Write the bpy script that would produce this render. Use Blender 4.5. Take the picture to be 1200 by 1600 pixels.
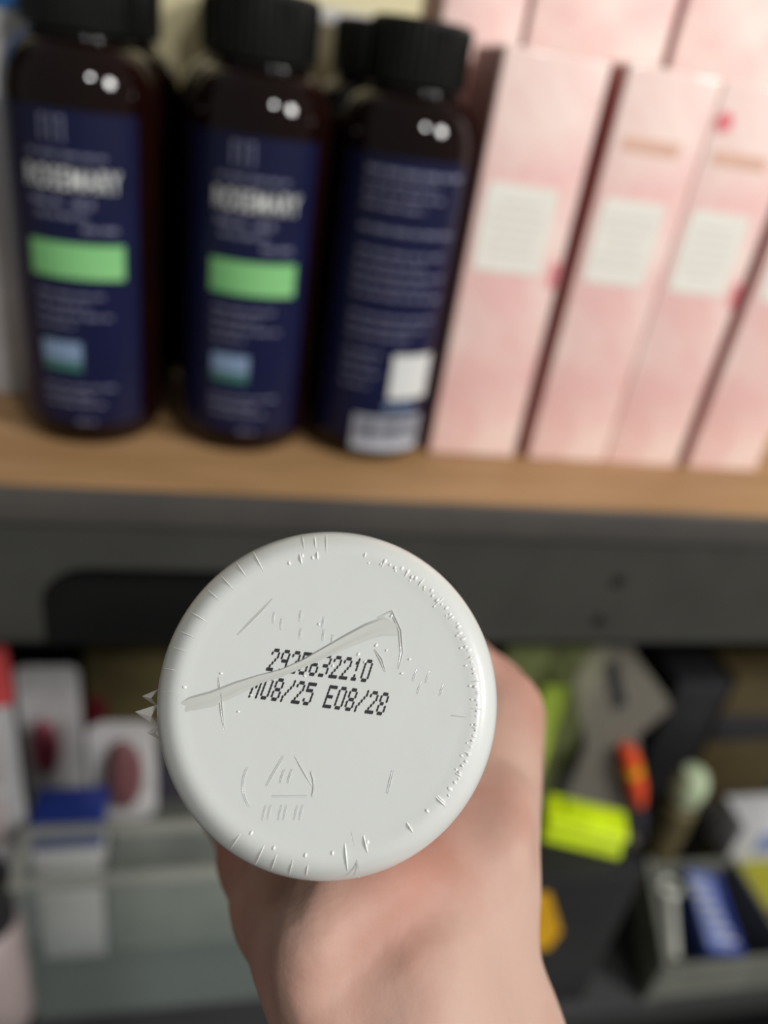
import bpy, bmesh, math, random
import numpy as np
from mathutils import Vector, Matrix

for o in list(bpy.data.objects):
    bpy.data.objects.remove(o)
scene = bpy.context.scene
COL = scene.collection
R = math.radians
H = 1.40            # height of the lens above the shop floor; all coordinates below are relative to the lens

# ------------------------------------------------------------------ camera
F = 1200.0          # focal length in pixels of the 1200x1600 frame
_d = np.array([-350., 2100., F]); _d /= np.linalg.norm(_d)      # world down seen by the camera
_x = np.array([5400., 200., F]); _x -= _d * (_x @ _d); _x /= np.linalg.norm(_x)
_z = -_d; _y = np.cross(_z, _x)
CW = np.stack([_x, _y, _z], 1)                                  # world -> (right, down, forward)
right, down, fwd = (Vector(CW[0]), Vector(CW[1]), Vector(CW[2]))
cam_d = bpy.data.cameras.new('camera'); cam = bpy.data.objects.new('camera', cam_d); COL.objects.link(cam)
m = Matrix.Identity(4)
for i in range(3):
    m[i][0], m[i][1], m[i][2] = right[i], -down[i], -fwd[i]
m[2][3] = H
cam.matrix_world = m
cam_d.sensor_fit = 'VERTICAL'; cam_d.sensor_height = 36.0
cam_d.lens = F / 1600 * 36
cam_d.clip_start = 0.005; cam_d.clip_end = 50
cam_d.dof.use_dof = True; cam_d.dof.focus_distance = 0.1095; cam_d.dof.aperture_fstop = 7.8
scene.camera = cam

# ------------------------------------------------------------------ world, lamps, exposure
w = bpy.data.worlds.new('shop_ambience'); scene.world = w; w.use_nodes = True
w.node_tree.nodes['Background'].inputs[0].default_value = (1.0, 0.98, 0.95, 1)
w.node_tree.nodes['Background'].inputs[1].default_value = 0.22
def area(name, loc, target, size, power, col=(1, 1, 1), sy=None):
    d = bpy.data.lights.new(name, 'AREA'); d.size = size; d.energy = power; d.color = col; d.shape = 'DISK'
    if sy: d.shape = 'RECTANGLE'; d.size_y = sy
    o = bpy.data.objects.new(name, d); COL.objects.link(o)
    o.location = (loc[0], loc[1], loc[2] + H)
    v = Vector(target) - Vector(loc)
    o.rotation_euler = v.to_track_quat('-Z', 'Y').to_euler()
    return o
area('ceiling_panel_lamp', (0.62, -1.25, 1.15), (0.1, 0.3, -0.2), 0.17, 14.5, (1, 0.99, 0.96))
area('ceiling_panel_lamp', (1.35, -0.75, 0.85), (0.2, 0.3, -0.2), 0.38, 29, (1, 0.98, 0.95))
scene.view_settings.view_transform = 'Standard'
scene.view_settings.look = 'None'
scene.view_settings.gamma = 1.0
scene.view_settings.use_curve_mapping = False
scene.view_settings.exposure = 0.0

# ------------------------------------------------------------------ helpers
def at(px, py, Y=None, Z=None):
    v = CW.T @ np.array([px - 600, py - 800, F])
    return v / v[1] * Y if Y is not None else v / v[2] * Z

def srgb(r, g, b):
    f = lambda c: (c / 255 / 12.92) if c / 255 <= 0.04045 else ((c / 255 + 0.055) / 1.055) ** 2.4
    return (f(r), f(g), f(b), 1)

def mat(name, col, rough=0.5, metal=0, coat=0, coat_rough=0.1, col2=None, scale=20, detail=3, bump=0, bump_scale=200,
        trans=0, alpha=1, sss=0, sss_r=(0.006, 0.003, 0.0015), spec=0.5, stretch=None, lo=0.4, hi=0.65, ior=1.45, bump_dist=0.001):
    m = bpy.data.materials.new(name); m.use_nodes = True
    nt = m.node_tree; b = nt.nodes['Principled BSDF']
    b.inputs['Base Color'].default_value = col
    b.inputs['Roughness'].default_value = rough
    b.inputs['Metallic'].default_value = metal
    b.inputs['Coat Weight'].default_value = coat
    b.inputs['Coat Roughness'].default_value = coat_rough
    b.inputs['Transmission Weight'].default_value = trans
    b.inputs['Alpha'].default_value = alpha
    b.inputs['IOR'].default_value = ior
    b.inputs['Specular IOR Level'].default_value = spec
    if sss:
        b.inputs['Subsurface Weight'].default_value = sss
        b.inputs['Subsurface Radius'].default_value = (1, 0.5, 0.28)
        b.inputs['Subsurface Scale'].default_value = sss_r[0]
    tc = nt.nodes.new('ShaderNodeTexCoord'); src = tc.outputs['Object']
    if stretch:
        mp = nt.nodes.new('ShaderNodeMapping'); mp.inputs['Scale'].default_value = stretch
        nt.links.new(src, mp.inputs[0]); src = mp.outputs[0]
    if col2 is not None:
        n = nt.nodes.new('ShaderNodeTexNoise'); n.inputs['Scale'].default_value = scale; n.inputs['Detail'].default_value = detail
        nt.links.new(src, n.inputs['Vector'])
        rp = nt.nodes.new('ShaderNodeValToRGB')
        rp.color_ramp.elements[0].position = lo; rp.color_ramp.elements[0].color = col
        rp.color_ramp.elements[1].position = hi; rp.color_ramp.elements[1].color = col2
        nt.links.new(n.outputs[0], rp.inputs[0]); nt.links.new(rp.outputs[0], b.inputs['Base Color'])
    if bump:
        n = nt.nodes.new('ShaderNodeTexNoise'); n.inputs['Scale'].default_value = bump_scale; n.inputs['Detail'].default_value = 4
        nt.links.new(src, n.inputs['Vector'])
        bp = nt.nodes.new('ShaderNodeBump'); bp.inputs['Strength'].default_value = bump; bp.inputs['Distance'].default_value = bump_dist
        nt.links.new(n.outputs[0], bp.inputs['Height']); nt.links.new(bp.outputs[0], b.inputs['Normal'])
        if coat: nt.links.new(bp.outputs[0], b.inputs['Coat Normal'])
    return m

class G:                                    # geometry collector
    def __init__(s): s.v = []; s.f = []
    def add(s, v, f):
        n = len(s.v); s.v += [tuple(map(float, p)) for p in v]; s.f += [tuple(i + n for i in q) for q in f]; return s
    def box(s, x0, x1, y0, y1, z0, z1, bevel=0.0, rz=0, seg=2):
        bm = bmesh.new(); bmesh.ops.create_cube(bm, size=1)
        bmesh.ops.scale(bm, vec=(x1 - x0, y1 - y0, z1 - z0), verts=bm.verts)
        if bevel: bmesh.ops.bevel(bm, geom=list(bm.edges), offset=bevel, segments=seg, affect='EDGES', profile=0.5)
        c = ((x0 + x1) / 2, (y0 + y1) / 2, (z0 + z1) / 2)
        M = Matrix.Translation(c) @ Matrix.Rotation(rz, 4, 'Z')
        bm.verts.ensure_lookup_table()
        s.add([M @ v.co for v in bm.verts], [[v.index for v in f.verts] for f in bm.faces]); bm.free(); return s
    def lathe(s, prof, c=(0, 0, 0), axis=(0, 0, 1), seg=48, cap=True, ref=None):
        a = Vector(axis).normalized(); u = Vector(ref) if ref else a.orthogonal().normalized(); v_ = a.cross(u)
        V = []; Fc = []
        for (r, h) in prof:
            for k in range(seg):
                t = 2 * math.pi * k / seg
                V.append(Vector(c) + a * h + u * (r * math.cos(t)) + v_ * (r * math.sin(t)))
        for i in range(len(prof) - 1):
            for k in range(seg):
                k2 = (k + 1) % seg
                Fc.append((i * seg + k, i * seg + k2, (i + 1) * seg + k2, (i + 1) * seg + k))
        if cap:
            Fc.append(tuple(range(seg - 1, -1, -1))); n = (len(prof) - 1) * seg; Fc.append(tuple(range(n, n + seg)))
        return s.add(V, Fc)
    def tube(s, pts, rad, seg=8):
        pts = [Vector(p) for p in pts]; rad = rad if isinstance(rad, (list, tuple)) else [rad] * len(pts)
        V = []; Fc = []
        for i, p in enumerate(pts):
            t = (pts[min(i + 1, len(pts) - 1)] - pts[max(i - 1, 0)]).normalized()
            u = t.orthogonal().normalized() if i == 0 else (u - t * u.dot(t)).normalized()
            b = t.cross(u)
            for k in range(seg):
                q = 2 * math.pi * k / seg; V.append(p + (u * math.cos(q) + b * math.sin(q)) * rad[i])
        for i in range(len(pts) - 1):
            for k in range(seg):
                k2 = (k + 1) % seg; Fc.append((i * seg + k, i * seg + k2, (i + 1) * seg + k2, (i + 1) * seg + k))
        Fc.append(tuple(range(seg - 1, -1, -1))); n = (len(pts) - 1) * seg; Fc.append(tuple(range(n, n + seg)))
        return s.add(V, Fc)
    def prism(s, poly, y0, y1):             # outline in (x, z), thickness along y
        n = len(poly)
        V = [(x, y0, z) for x, z in poly] + [(x, y1, z) for x, z in poly]
        Fc = [tuple(range(n)), tuple(range(2 * n - 1, n - 1, -1))] + [((i + 1) % n, i, n + i, n + (i + 1) % n) for i in range(n)]
        return s.add(V, Fc)
    def xf(s, M): s.v = [tuple(M @ Vector(p)) for p in s.v]; return s

ORG = {}
def tag(o, label, cat, group=None, kind=None):
    if label: o['label'] = label
    if cat: o['category'] = cat
    if group: o['group'] = group
    if kind: o['kind'] = kind
    return o
def thing(name, base, label, cat, group=None, kind=None):
    o = bpy.data.objects.new(name, None); COL.objects.link(o); o.empty_display_size = 0.02
    o.location = (base[0], base[1], base[2] + H); ORG[o.name] = Vector(base)
    return tag(o, label, cat, group, kind)
def obj(name, g, material, parent=None, smooth=True, angle=35, label=None, cat=None, group=None, kind=None):
    me = bpy.data.meshes.new(name)
    if parent is not None: org = ORG[parent.name]
    else:
        a = np.array(g.v); org = Vector(((a[:, 0].min() + a[:, 0].max()) / 2, (a[:, 1].min() + a[:, 1].max()) / 2, a[:, 2].min()))
    me.from_pydata([tuple(Vector(p) - org) for p in g.v], [], g.f)
    bm = bmesh.new(); bm.from_mesh(me); bmesh.ops.recalc_face_normals(bm, faces=bm.faces)
    if smooth:
        for f in bm.faces: f.smooth = True
        for e in bm.edges:
            if len(e.link_faces) == 2 and e.calc_face_angle(0) > R(angle): e.smooth = False
    bm.to_mesh(me); bm.free()
    me.materials.append(material)
    o = bpy.data.objects.new(name, me); COL.objects.link(o); ORG[o.name] = org
    if parent is not None: o.parent = parent
    else: o.location = (org[0], org[1], org[2] + H)
    return tag(o, label, cat, group, kind)
def rounded(x0, x1, z0, z1, r, n=6):
    P = []
    for cx, cz, a0 in ((x1 - r, z1 - r, 0), (x0 + r, z1 - r, 90), (x0 + r, z0 + r, 180), (x1 - r, z0 + r, 270)):
        for k in range(n + 1):
            t = R(a0 + 90 * k / n); P.append((cx + r * math.cos(t), cz + r * math.sin(t)))
    return P
def text_geo(s, size):
    c = bpy.data.curves.new('t', 'FONT'); c.body = s; c.size = size; c.align_x = 'CENTER'; c.align_y = 'CENTER'; c.offset = size * 0.014; c.space_character = 1.12
    o = bpy.data.objects.new('t', c); COL.objects.link(o)
    dg = bpy.context.evaluated_depsgraph_get(); me = bpy.data.meshes.new_from_object(o.evaluated_get(dg))
    V = [tuple(v.co) for v in me.vertices]; Fc = [tuple(p.vertices) for p in me.polygons]
    bpy.data.objects.remove(o); bpy.data.curves.remove(c); bpy.data.meshes.remove(me)
    return V, Fc

# ------------------------------------------------------------------ materials
M = {}
M['wood'] = mat('shelf_wood', srgb(166, 130, 92), 0.5, col2=srgb(148, 114, 76), scale=9, stretch=(1, 8, 8), bump=0.1, bump_scale=60)
M['rail'] = mat('grey_painted_steel', srgb(60, 60, 56), 0.45, col2=srgb(56, 56, 52), scale=30)
M['trim'] = mat('price_channel', srgb(76, 73, 70), 0.4, col2=srgb(70, 68, 66), scale=20)
M['black_steel'] = mat('black_steel', srgb(18, 18, 18), 0.6, spec=0.2)
M['deck'] = mat('lower_deck_steel', srgb(44, 44, 45), 0.6, col2=srgb(38, 38, 40), scale=12)
M['back'] = mat('back_panel_beige', srgb(214, 206, 168), 0.6, col2=srgb(200, 192, 152), scale=6)
M['lowback'] = mat('lower_back_panel_dark', srgb(26, 25, 24), 0.8, spec=0.2)
M['floor'] = mat('floor_tile', srgb(120, 118, 112), 0.4, col2=srgb(100, 98, 94), scale=5)
M['hole'] = mat('hole_black', srgb(14, 14, 14), 0.8)
M['amber'] = mat('dark_amber_plastic', srgb(15, 6, 5), 0.06, col2=srgb(24, 7, 5), scale=18, spec=0.35)
M['cap'] = mat('black_cap_plastic', srgb(15, 16, 15), 0.35, spec=0.3)
M['cap_gloss'] = mat('glossy_black_plastic', srgb(15, 14, 13), 0.1)
M['label'] = mat('navy_label', srgb(18, 22, 56), 0.32, col2=srgb(15, 18, 48), scale=15, spec=0.35)
M['print_white'] = mat('white_print', srgb(206, 208, 206), 0.4)
M['print_grey'] = mat('grey_print', srgb(108, 110, 132), 0.4)
M['print_green'] = mat('green_print', srgb(116, 184, 116), 0.4, col2=srgb(128, 190, 124), scale=40)
M['print_blue'] = mat('pale_blue_print', srgb(124, 146, 176), 0.4)
M['print_teal'] = mat('teal_print', srgb(62, 108, 100), 0.4)
M['barcode'] = mat('barcode_white', srgb(176, 180, 190), 0.4)
M['barink'] = mat('barcode_ink', srgb(96, 98, 110), 0.5)
M['pink'] = mat('pink_carton', srgb(236, 191, 186), 0.45, coat=0.7, coat_rough=0.1, col2=srgb(241, 215, 206), scale=30, lo=0.40, hi=0.64, bump=0.25, bump_scale=45, bump_dist=0.002)
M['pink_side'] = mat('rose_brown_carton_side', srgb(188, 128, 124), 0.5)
M['sticker'] = mat('white_sticker', srgb(232, 230, 220), 0.5)
M['sticker_ink'] = mat('sticker_print', srgb(222, 214, 208), 0.5)
M['tan'] = mat('tan_print', srgb(222, 180, 160), 0.5)
M['rose'] = mat('rose_print', srgb(226, 120, 130), 0.5)
M['film'] = mat('clear_film', srgb(240, 240, 238), 0.12, alpha=0.22, coat=0.5)
M['white_plastic'] = mat('white_bottle_plastic', srgb(202, 205, 202), 0.38, coat=0.5, coat_rough=0.12, sss=0.08, bump=0.1, bump_scale=160, bump_dist=0.0006)
M['crease'] = mat('film_fold', srgb(190, 192, 187), 0.22, coat=0.6, coat_rough=0.08)
M['spark'] = mat('film_crimp_glint', srgb(234, 235, 232), 0.08, coat=1, coat_rough=0.03)
M['ink'] = mat('black_ink', srgb(34, 34, 38), 0.6)
M['skin'] = mat('skin', srgb(186, 155, 141), 0.58, col2=srgb(166, 112, 97), scale=24, detail=4, spec=0.3, sss=0.2, sss_r=(0.004, 0, 0), bump=0.3, bump_scale=420, bump_dist=0.0005, lo=0.4, hi=0.72)
M['nail'] = mat('nail', srgb(226, 176, 160), 0.25)
M['clear'] = mat('clear_plastic', srgb(196, 212, 204), 0.1, alpha=0.07)
M['clear_rim'] = mat('clear_plastic_rim', srgb(176, 178, 168), 0.2, alpha=0.42)
M['hang'] = mat('smoky_clear_card', srgb(150, 144, 132), 0.3, alpha=0.4)
M['film_tip'] = mat('torn_film', srgb(232, 230, 224), 0.2, alpha=0.5)
M['blister'] = mat('blister_plastic', srgb(225, 225, 222), 0.08, alpha=0.07, coat=0.3)
for n, c, rg in (('white', (214, 212, 212), 0.45), ('blue', (38, 56, 130), 0.4), ('blue_pale', (120, 136, 190), 0.4), ('crimson', (176, 52, 84), 0.4),
                 ('maroon', (98, 24, 34), 0.45), ('olive', (92, 82, 52), 0.6), ('purple', (64, 60, 72), 0.5), ('red', (214, 80, 80), 0.4),
                 ('black', (34, 34, 36), 0.45), ('dusty', (176, 160, 158), 0.5), ('neon', (214, 240, 20), 0.5), ('neon_dull', (134, 142, 92), 0.5),
                 ('orange', (236, 84, 44), 0.35), ('amber_y', (222, 166, 20), 0.45), ('steel', (214, 216, 206), 0.3), ('mint', (190, 206, 170), 0.4),
                 ('tray', (112, 114, 106), 0.5), ('yellow', (160, 156, 40), 0.5), ('brown', (78, 66, 40), 0.6), ('charcoal', (46, 46, 50), 0.5),
                 ('lime', (172, 198, 74), 0.5), ('sky', (60, 132, 208), 0.4), ('pale', (196, 196, 198), 0.45)):
    M[n] = mat(n + '_finish', srgb(*c), rg, col2=srgb(*[v * 0.9 for v in c]), scale=30)
M['steel'].node_tree.nodes['Principled BSDF'].inputs['Metallic'].default_value = 0.25

# ------------------------------------------------------------------ setting
obj('floor', G().box(-2.5, 3, -2.5, 2, -H - 0.02, -H), M['floor'], smooth=False, kind='structure')
SZ, SY = -0.1700, 0.3050          # upper shelf top, front edge
LZ = -0.6000                      # lower deck top
X0, X1 = -0.75, 1.05
unit = thing('shelving_unit', (0.15, 0.5, -H), 'grey steel shop shelving with a wooden upper shelf board and dark front rail', 'shelf')
obj('shelf_board', G().box(X0, X1, SY + 0.001, 0.70, SZ - 0.016, SZ, 0.0012), M['wood'], unit, label='tan wooden upper shelf board')
obj('price_channel', G().box(X0, X1, SY - 0.003, SY + 0.001, SZ - 0.0185, SZ - 0.0015, 0.0008), M['trim'], unit)
# front rail; a dark patch put into its shape as a round-cornered opening
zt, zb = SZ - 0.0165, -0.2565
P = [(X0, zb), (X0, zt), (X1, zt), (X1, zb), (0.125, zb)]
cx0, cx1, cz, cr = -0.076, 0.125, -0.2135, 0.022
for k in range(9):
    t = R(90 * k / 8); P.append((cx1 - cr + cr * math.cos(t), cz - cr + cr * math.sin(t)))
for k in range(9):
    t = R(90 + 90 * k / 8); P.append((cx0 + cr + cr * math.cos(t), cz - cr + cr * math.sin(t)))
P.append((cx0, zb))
rail = obj('front_rail', G().prism(P, SY + 0.0005, SY + 0.0025), M['rail'], unit, label='dark grey steel rail with a dark rounded patch')
obj('dark_backing_plate', G().box(X0, X1, SY + 0.020, SY + 0.022, -0.275, SZ - 0.017), M['black_steel'], unit)  # added black plate behind the rail opening, only there to keep it dark
for px, py in ((968, 908), (938, 970)):
    p = at(px, py, Y=SY)
    obj('screw_hole', G().lathe([(0.0005, -0.001), (0.0030, -0.001), (0.0036, 0.0004), (0.0036, 0.001)], (p[0], SY - 0.0002, p[2]), (0, 1, 0), 20), M['hole'], rail)
obj('back_panel', G().box(X0, X1, 0.70, 0.715, SZ - 0.016, 0.55), M['back'], unit)
obj('lower_back_panel', G().box(X0, X1, 0.70, 0.715, -1.2, SZ - 0.0161), M['lowback'], unit)
obj('lower_deck', G().box(X0, X1, 0.276, 0.70, LZ - 0.03, LZ, 0.002), M['deck'], unit)
for x in (X0 - 0.03, X1):
    obj('upright', G().box(x, x + 0.03, 0.31, 0.74, -H, 0.56, 0.002), M['rail'], unit)
obj('base_plinth', G().box(X0, X1, 0.30, 0.70, -H, -H + 0.12), M['black_steel'], unit)

# ------------------------------------------------------------------ rosemary bottles on the shelf
BR = 0.0315
def bar_words(lab, ax, ay, z, a0, a1, hgt, seed, mt, name='print_line'):
    rnd = random.Random(seed); g = G(); x = a0
    while x < a1 - 0.001:
        L = min(rnd.uniform(0.003, 0.008), a1 - x); wrap(g, ax, ay, x, x + L, z - hgt / 2, z + hgt / 2); x += L + 0.0012
    return obj(name, g, mt, lab)
def wrap(g, ax, ay, s0, s1, z0, z1, rr=BR + 0.00025):
    n = max(2, int((s1 - s0) / 0.002) + 1); V = []; Fc = []
    for i in range(n + 1):
        t = (s0 + (s1 - s0) * i / n) / BR
        x, y = ax + rr * math.sin(t), ay - rr * math.cos(t); V += [(x, y, z0), (x, y, z1)]
    for i in range(n): Fc.append((2 * i, 2 * i + 2, 2 * i + 3, 2 * i + 1))
    g.add(V, Fc); return g
def wrap_text(g, s, size, ax, ay, s0, z, rr=BR + 0.0005, sx=1.0):
    V, Fc = text_geo(s, size)
    g.add([(ax + rr * math.sin((s0 + x * sx) / BR), ay - rr * math.cos((s0 + x * sx) / BR), z + y) for x, y, _ in V], Fc)
    return g
def bottle(ax, ay, label, front=None, group=None):
    t = thing('plastic_bottle', (ax, ay, SZ), label, 'bottle', group)
    b = SZ + 0.0002
    prof = [(0.004, 0.0015), (0.021, 0.0005), (0.0265, 0.001), (0.0292, 0.0035), (BR - 0.0004, 0.008), (BR - 0.0004, 0.143)]
    for k in range(1, 9):                                           # domed shoulder
        q = R(90 * k / 8); prof.append((0.0175 + (BR - 0.0004 - 0.0175) * math.cos(q), 0.143 + 0.0215 * math.sin(q)))
    prof += [(0.0170, 0.1665), (0.0170, 0.170)]
    obj('body', G().lathe(prof, (ax, ay, b), seg=64), M['amber'], t)
    cp = G(); seg = 72; V = []; Fc = []
    cprof = [(0.0165, 0.1672, 0), (0.0212, 0.1672, 0), (0.0214, 0.168, 1), (0.0214, 0.1885, 1), (0.0206, 0.1902, 0), (0.0195, 0.1908, 0), (0.002, 0.1908, 0)]
    for r, h, kn in cprof:
        for k in range(seg):
            rr = r + (0.0004 * (1 if k % 2 else -1) if kn else 0); a = 2 * math.pi * k / seg
            V.append((ax + rr * math.cos(a), ay + rr * math.sin(a), b + h))
    for i in range(len(cprof) - 1):
        for k in range(seg): Fc.append((i * seg + k, i * seg + (k + 1) % seg, (i + 1) * seg + (k + 1) % seg, (i + 1) * seg + k))
    Fc.append(tuple(range((len(cprof) - 1) * seg, len(cprof) * seg)))
    obj('cap', cp.add(V, Fc), M['cap'], t, angle=20)
    obj('neck_highlight_ring', G().lathe([(0.0172 + 0.0026 * math.cos(R(q)) , 0.1648 + 0.0022 * math.sin(R(q))) for q in range(-90, 91, 15)], (ax, ay, b), seg=64, cap=False), M['cap_gloss'], t)  # glossy ring added to catch a lamp highlight below the cap
    lab = obj('label', wrap(G(), ax, ay, -0.0345, 0.0265, b + 0.0125, b + 0.1410, BR - 0.00015), M['label'], t)
    if front == 'front':
        o = -0.0005
        g = G()
        for dx in (-0.0105, -0.0065, -0.0025): wrap(g, ax, ay, o + dx - 0.0005, o + dx + 0.0005, -0.0400, -0.0310)
        wrap(g, ax, ay, o - 0.0105, o - 0.0085, -0.0322, -0.0312); wrap(g, ax, ay, o - 0.0045, o - 0.0025, -0.0322, -0.0312)
        obj('emblem', g, M['print_grey'], lab)
        bar_words(lab, ax, ay, -0.0445, o - 0.017, o + 0.013, 0.0014, 1, M['print_grey'])
        obj('print_name', wrap_text(G(), 'ROSEMARY', 0.0112, ax, ay, o, -0.0535, sx=0.60), M['print_white'], lab)
        for z, a, c, s, hh in ((-0.0620, -0.017, -0.004, 2, 0.0022), (-0.0620, 0.000, 0.008, 3, 0.0026), (-0.0670, -0.015, 0.006, 4, 0.0018), (-0.0715, 0.003, 0.017, 5, 0.0018)):
            bar_words(lab, ax, ay, z, o + a, o + c, hh, s, M['print_grey'])
        obj('green_band', wrap(G(), ax, ay, o - 0.0190, o + 0.0195, -0.0915, -0.0775), M['print_green'], lab)
        for z, a, c, s in ((-0.0985, -0.017, 0.012, 6), (-0.1030, -0.017, 0.006, 7), (-0.1075, -0.017, 0.014, 8), (-0.1120, -0.017, -0.002, 9)):
            bar_words(lab, ax, ay, z, o + a, o + c, 0.0014, s, M['print_grey'])
        obj('pale_panel', wrap(G(), ax, ay, o - 0.0165, o + 0.0005, -0.1275, -0.1190), M['print_blue'], lab)
        obj('teal_panel', wrap(G(), ax, ay, o - 0.0165, o + 0.0005, -0.1320, -0.1277), M['print_teal'], lab)
        for z, a, c, s in ((-0.1395, -0.017, 0.014, 10), (-0.1435, -0.017, 0.004, 11), (-0.1475, -0.016, 0.011, 12), (-0.1560, -0.003, 0.005, 13)):
            bar_words(lab, ax, ay, z, o + a, o + c, 0.0014, s, M['print_grey'])
    elif front == 'back':
        z = -0.0345; s = 20
        for wd, hh in ((1, .0020), (.72, .0014), (.8, .0014), (.6, .0014), (0, 0), (1, .0018), (0, 0), (.9, .0014), (.7, .0014), (.95, .0014), (.8, .0014), (1, .0014), (0, 0), (.9, .0014), (.8, .0014), (.7, .0014)):
            if wd: bar_words(lab, ax, ay, z, -0.022, -0.022 + 0.046 * wd, hh, s, M['print_grey'])
            s += 1; z -= 0.0047
        for z, c in ((-0.1130, -0.004), (-0.1180, -0.006), (-0.1230, -0.004), (-0.1290, -0.008)):
            bar_words(lab, ax, ay, z, -0.022, c, 0.0014, s, M['print_grey']); s += 1
        obj('white_panel', wrap(G(), ax, ay, 0.0020, 0.0240, -0.1345, -0.1125), M['print_white'], lab)
        bar_words(lab, ax, ay, -0.1385, 0.0010, 0.0175, 0.0026, s, M['print_blue'])
        bc = obj('barcode_panel', wrap(G(), ax, ay, -0.0130, 0.0235, -0.1620, -0.1440), M['barcode'], lab)
        g = G(); rnd = random.Random(3); x = -0.0115
        while x < 0.022:
            wd = rnd.choice((0.0003, 0.0005, 0.0008)); wrap(g, ax, ay, x, x + wd, -0.1570, -0.1450, BR + 0.0005); x += wd + rnd.choice((0.0004, 0.0006, 0.0009))
        for o_ in (g,):
            oo = obj('barcode_bars', o_, M['barink'], lab)
    return t
BX = (-0.0580, 0.0135, 0.0780); BY = 0.3705
bottle(BX[0], BY, 'navy-labelled dark bottle with green band, leftmost, beside the white carton', 'front', 'dark bottles in the front row')
bottle(BX[1], BY, 'navy-labelled dark bottle with green band, between the other two front bottles', 'front', 'dark bottles in the front row')
bottle(BX[2], BY, 'dark bottle turned to its back label with white panel and barcode', 'back', 'dark bottles in the front row')
bottle(-0.0540, BY + 0.068, 'dark black-capped bottle right behind the leftmost front bottle', None, 'dark bottles in the second row')
bottle(0.0075, BY + 0.068, 'dark black-capped bottle right behind the middle front bottle', None, 'dark bottles in the second row')
bottle(0.0710, BY + 0.068, 'dark black-capped bottle right behind the barcode-side front bottle', None, 'dark bottles in the second row')

# ------------------------------------------------------------------ white carton at the left edge of the shelf
t = thing('carton', (-0.128, 0.406, SZ), 'slim white carton with a blue upper edge at the left end of the shelf', 'box')
obj('body', G().box(-0.178, -0.0800, 0.3985, 0.4140, SZ, 0.0005, 0.001), M['pale'], t)
obj('blue_top', G().box(-0.1783, -0.0797, 0.3982, 0.4143, 0.0005, 0.020, 0.001), M['sky'], t)
t = thing('carton', (-0.04, 0.66, SZ), 'olive carton with a pale top standing against the beige back panel behind the bottles', 'box')
obj('body', G().box(-0.02, 0.16, 0.64, 0.69, SZ, 0.025, 0.001), M['olive'], t)
obj('top_flap', G().box(-0.0195, 0.1595, 0.639, 0.691, 0.025, 0.034, 0.001), M['pale'], t)

# ------------------------------------------------------------------ pink cartons
def pink_carton(x0, x1, y0, y1, z1, label, group, sticker=True, z0=None, extra=0, seed=0):
    z0 = SZ if z0 is None else z0
    t = thing('pink_carton', ((x0 + x1) / 2, (y0 + y1) / 2, z0), label, 'box', group)
    body = obj('body', G().box(x0, x1, y0, y1, z0 + 0.0002, z1, 0.0014, seg=3), M['pink'], t)
    rnd = random.Random(seed); wd = x1 - x0
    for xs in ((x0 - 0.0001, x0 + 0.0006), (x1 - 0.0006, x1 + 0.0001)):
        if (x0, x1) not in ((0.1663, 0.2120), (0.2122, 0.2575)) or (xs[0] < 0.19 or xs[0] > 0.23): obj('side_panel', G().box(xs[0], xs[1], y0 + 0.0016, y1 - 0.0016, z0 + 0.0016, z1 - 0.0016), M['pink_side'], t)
    g = G(); g.box(x0 + 0.0004, x1 - 0.0004, y0 + 0.004, y1 - 0.004, z1 - 0.001, z1 + 0.0006)
    obj('film_fold', g, M['film'], t)
    if sticker:
        cx = (x0 + x1) / 2 + sticker[0]; sw = sticker[1]
        st = obj('sticker', G().prism(rounded(cx - sw / 2, cx + sw / 2, -0.0730, -0.0345, 0.002), y0 - 0.0004, y0 + 0.0002), M['sticker'], t)
        g = G()
        for k in range(6):
            L = sw * rnd.uniform(0.5, 0.8); z = -0.0420 - k * 0.0045
            g.box(cx - L / 2, cx + L / 2, y0 - 0.0006, y0 - 0.0003, z - 0.0009, z + 0.0009)
        obj('sticker_print', g, M['sticker_ink'], st)
    if extra:
        obj('tan_band', G().box(x0 + 0.006, x0 + wd * 0.75, y0 - 0.0003, y0 + 0.0001, -0.0145, -0.0085), M['tan'], t)
        if extra > 1:
            obj('rose_dot', G().lathe([(0.0005, 0), (0.0042, 0), (0.0042, 0.0004)], (x0 + 0.006, y0 - 0.0004, 0.0030), (0, 1, 0), 20), M['rose'], t)
    if seed in (1, 3): obj('edge_mark', G().box(x1 - 0.0045, x1 - 0.0012, y0 - 0.0003, y0 + 0.0001, -0.078, -0.066), M['rose'], t)
    return t
GP = 'pink cartons in the front row'
FY = 0.3555
pink_carton(0.1102, 0.1585, FY, FY + 0.047, 0.0175, 'pink carton with white sticker right next to the barcode-side bottle', GP, (-0.003, 0.034), seed=1)
pink_carton(0.1663, 0.2120, FY, FY + 0.047, 0.0190, 'second pink carton from the bottles, pressed against the one with a rose dot', GP, (-0.0025, 0.0320), extra=1, seed=2)
pink_carton(0.2122, 0.2575, FY, FY + 0.047, 0.0190, 'third pink carton from the bottles, printed with a small rose dot', GP, (-0.0025, 0.0315), extra=2, seed=3)
pink_carton(0.2640, 0.3100, FY, FY + 0.047, 0.0190, 'pink carton at the right edge of the picture', GP, (-0.002, 0.032), extra=1, seed=4)
GP = 'taller pink cartons in the back row'
pink_carton(0.0945, 0.1345, 0.4110, 0.4600, 0.110, 'tall pink carton in the back row, nearest the bottle caps', GP, None, seed=5)
pink_carton(0.1370, 0.2090, 0.4110, 0.4600, 0.110, 'tall pink carton in the back row, behind the gap by the first front carton', GP, None, seed=6)
pink_carton(0.2130, 0.2900, 0.4110, 0.4600, 0.110, 'tall pink carton in the back row, behind the rose-dot carton', GP, None, seed=7)
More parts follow.
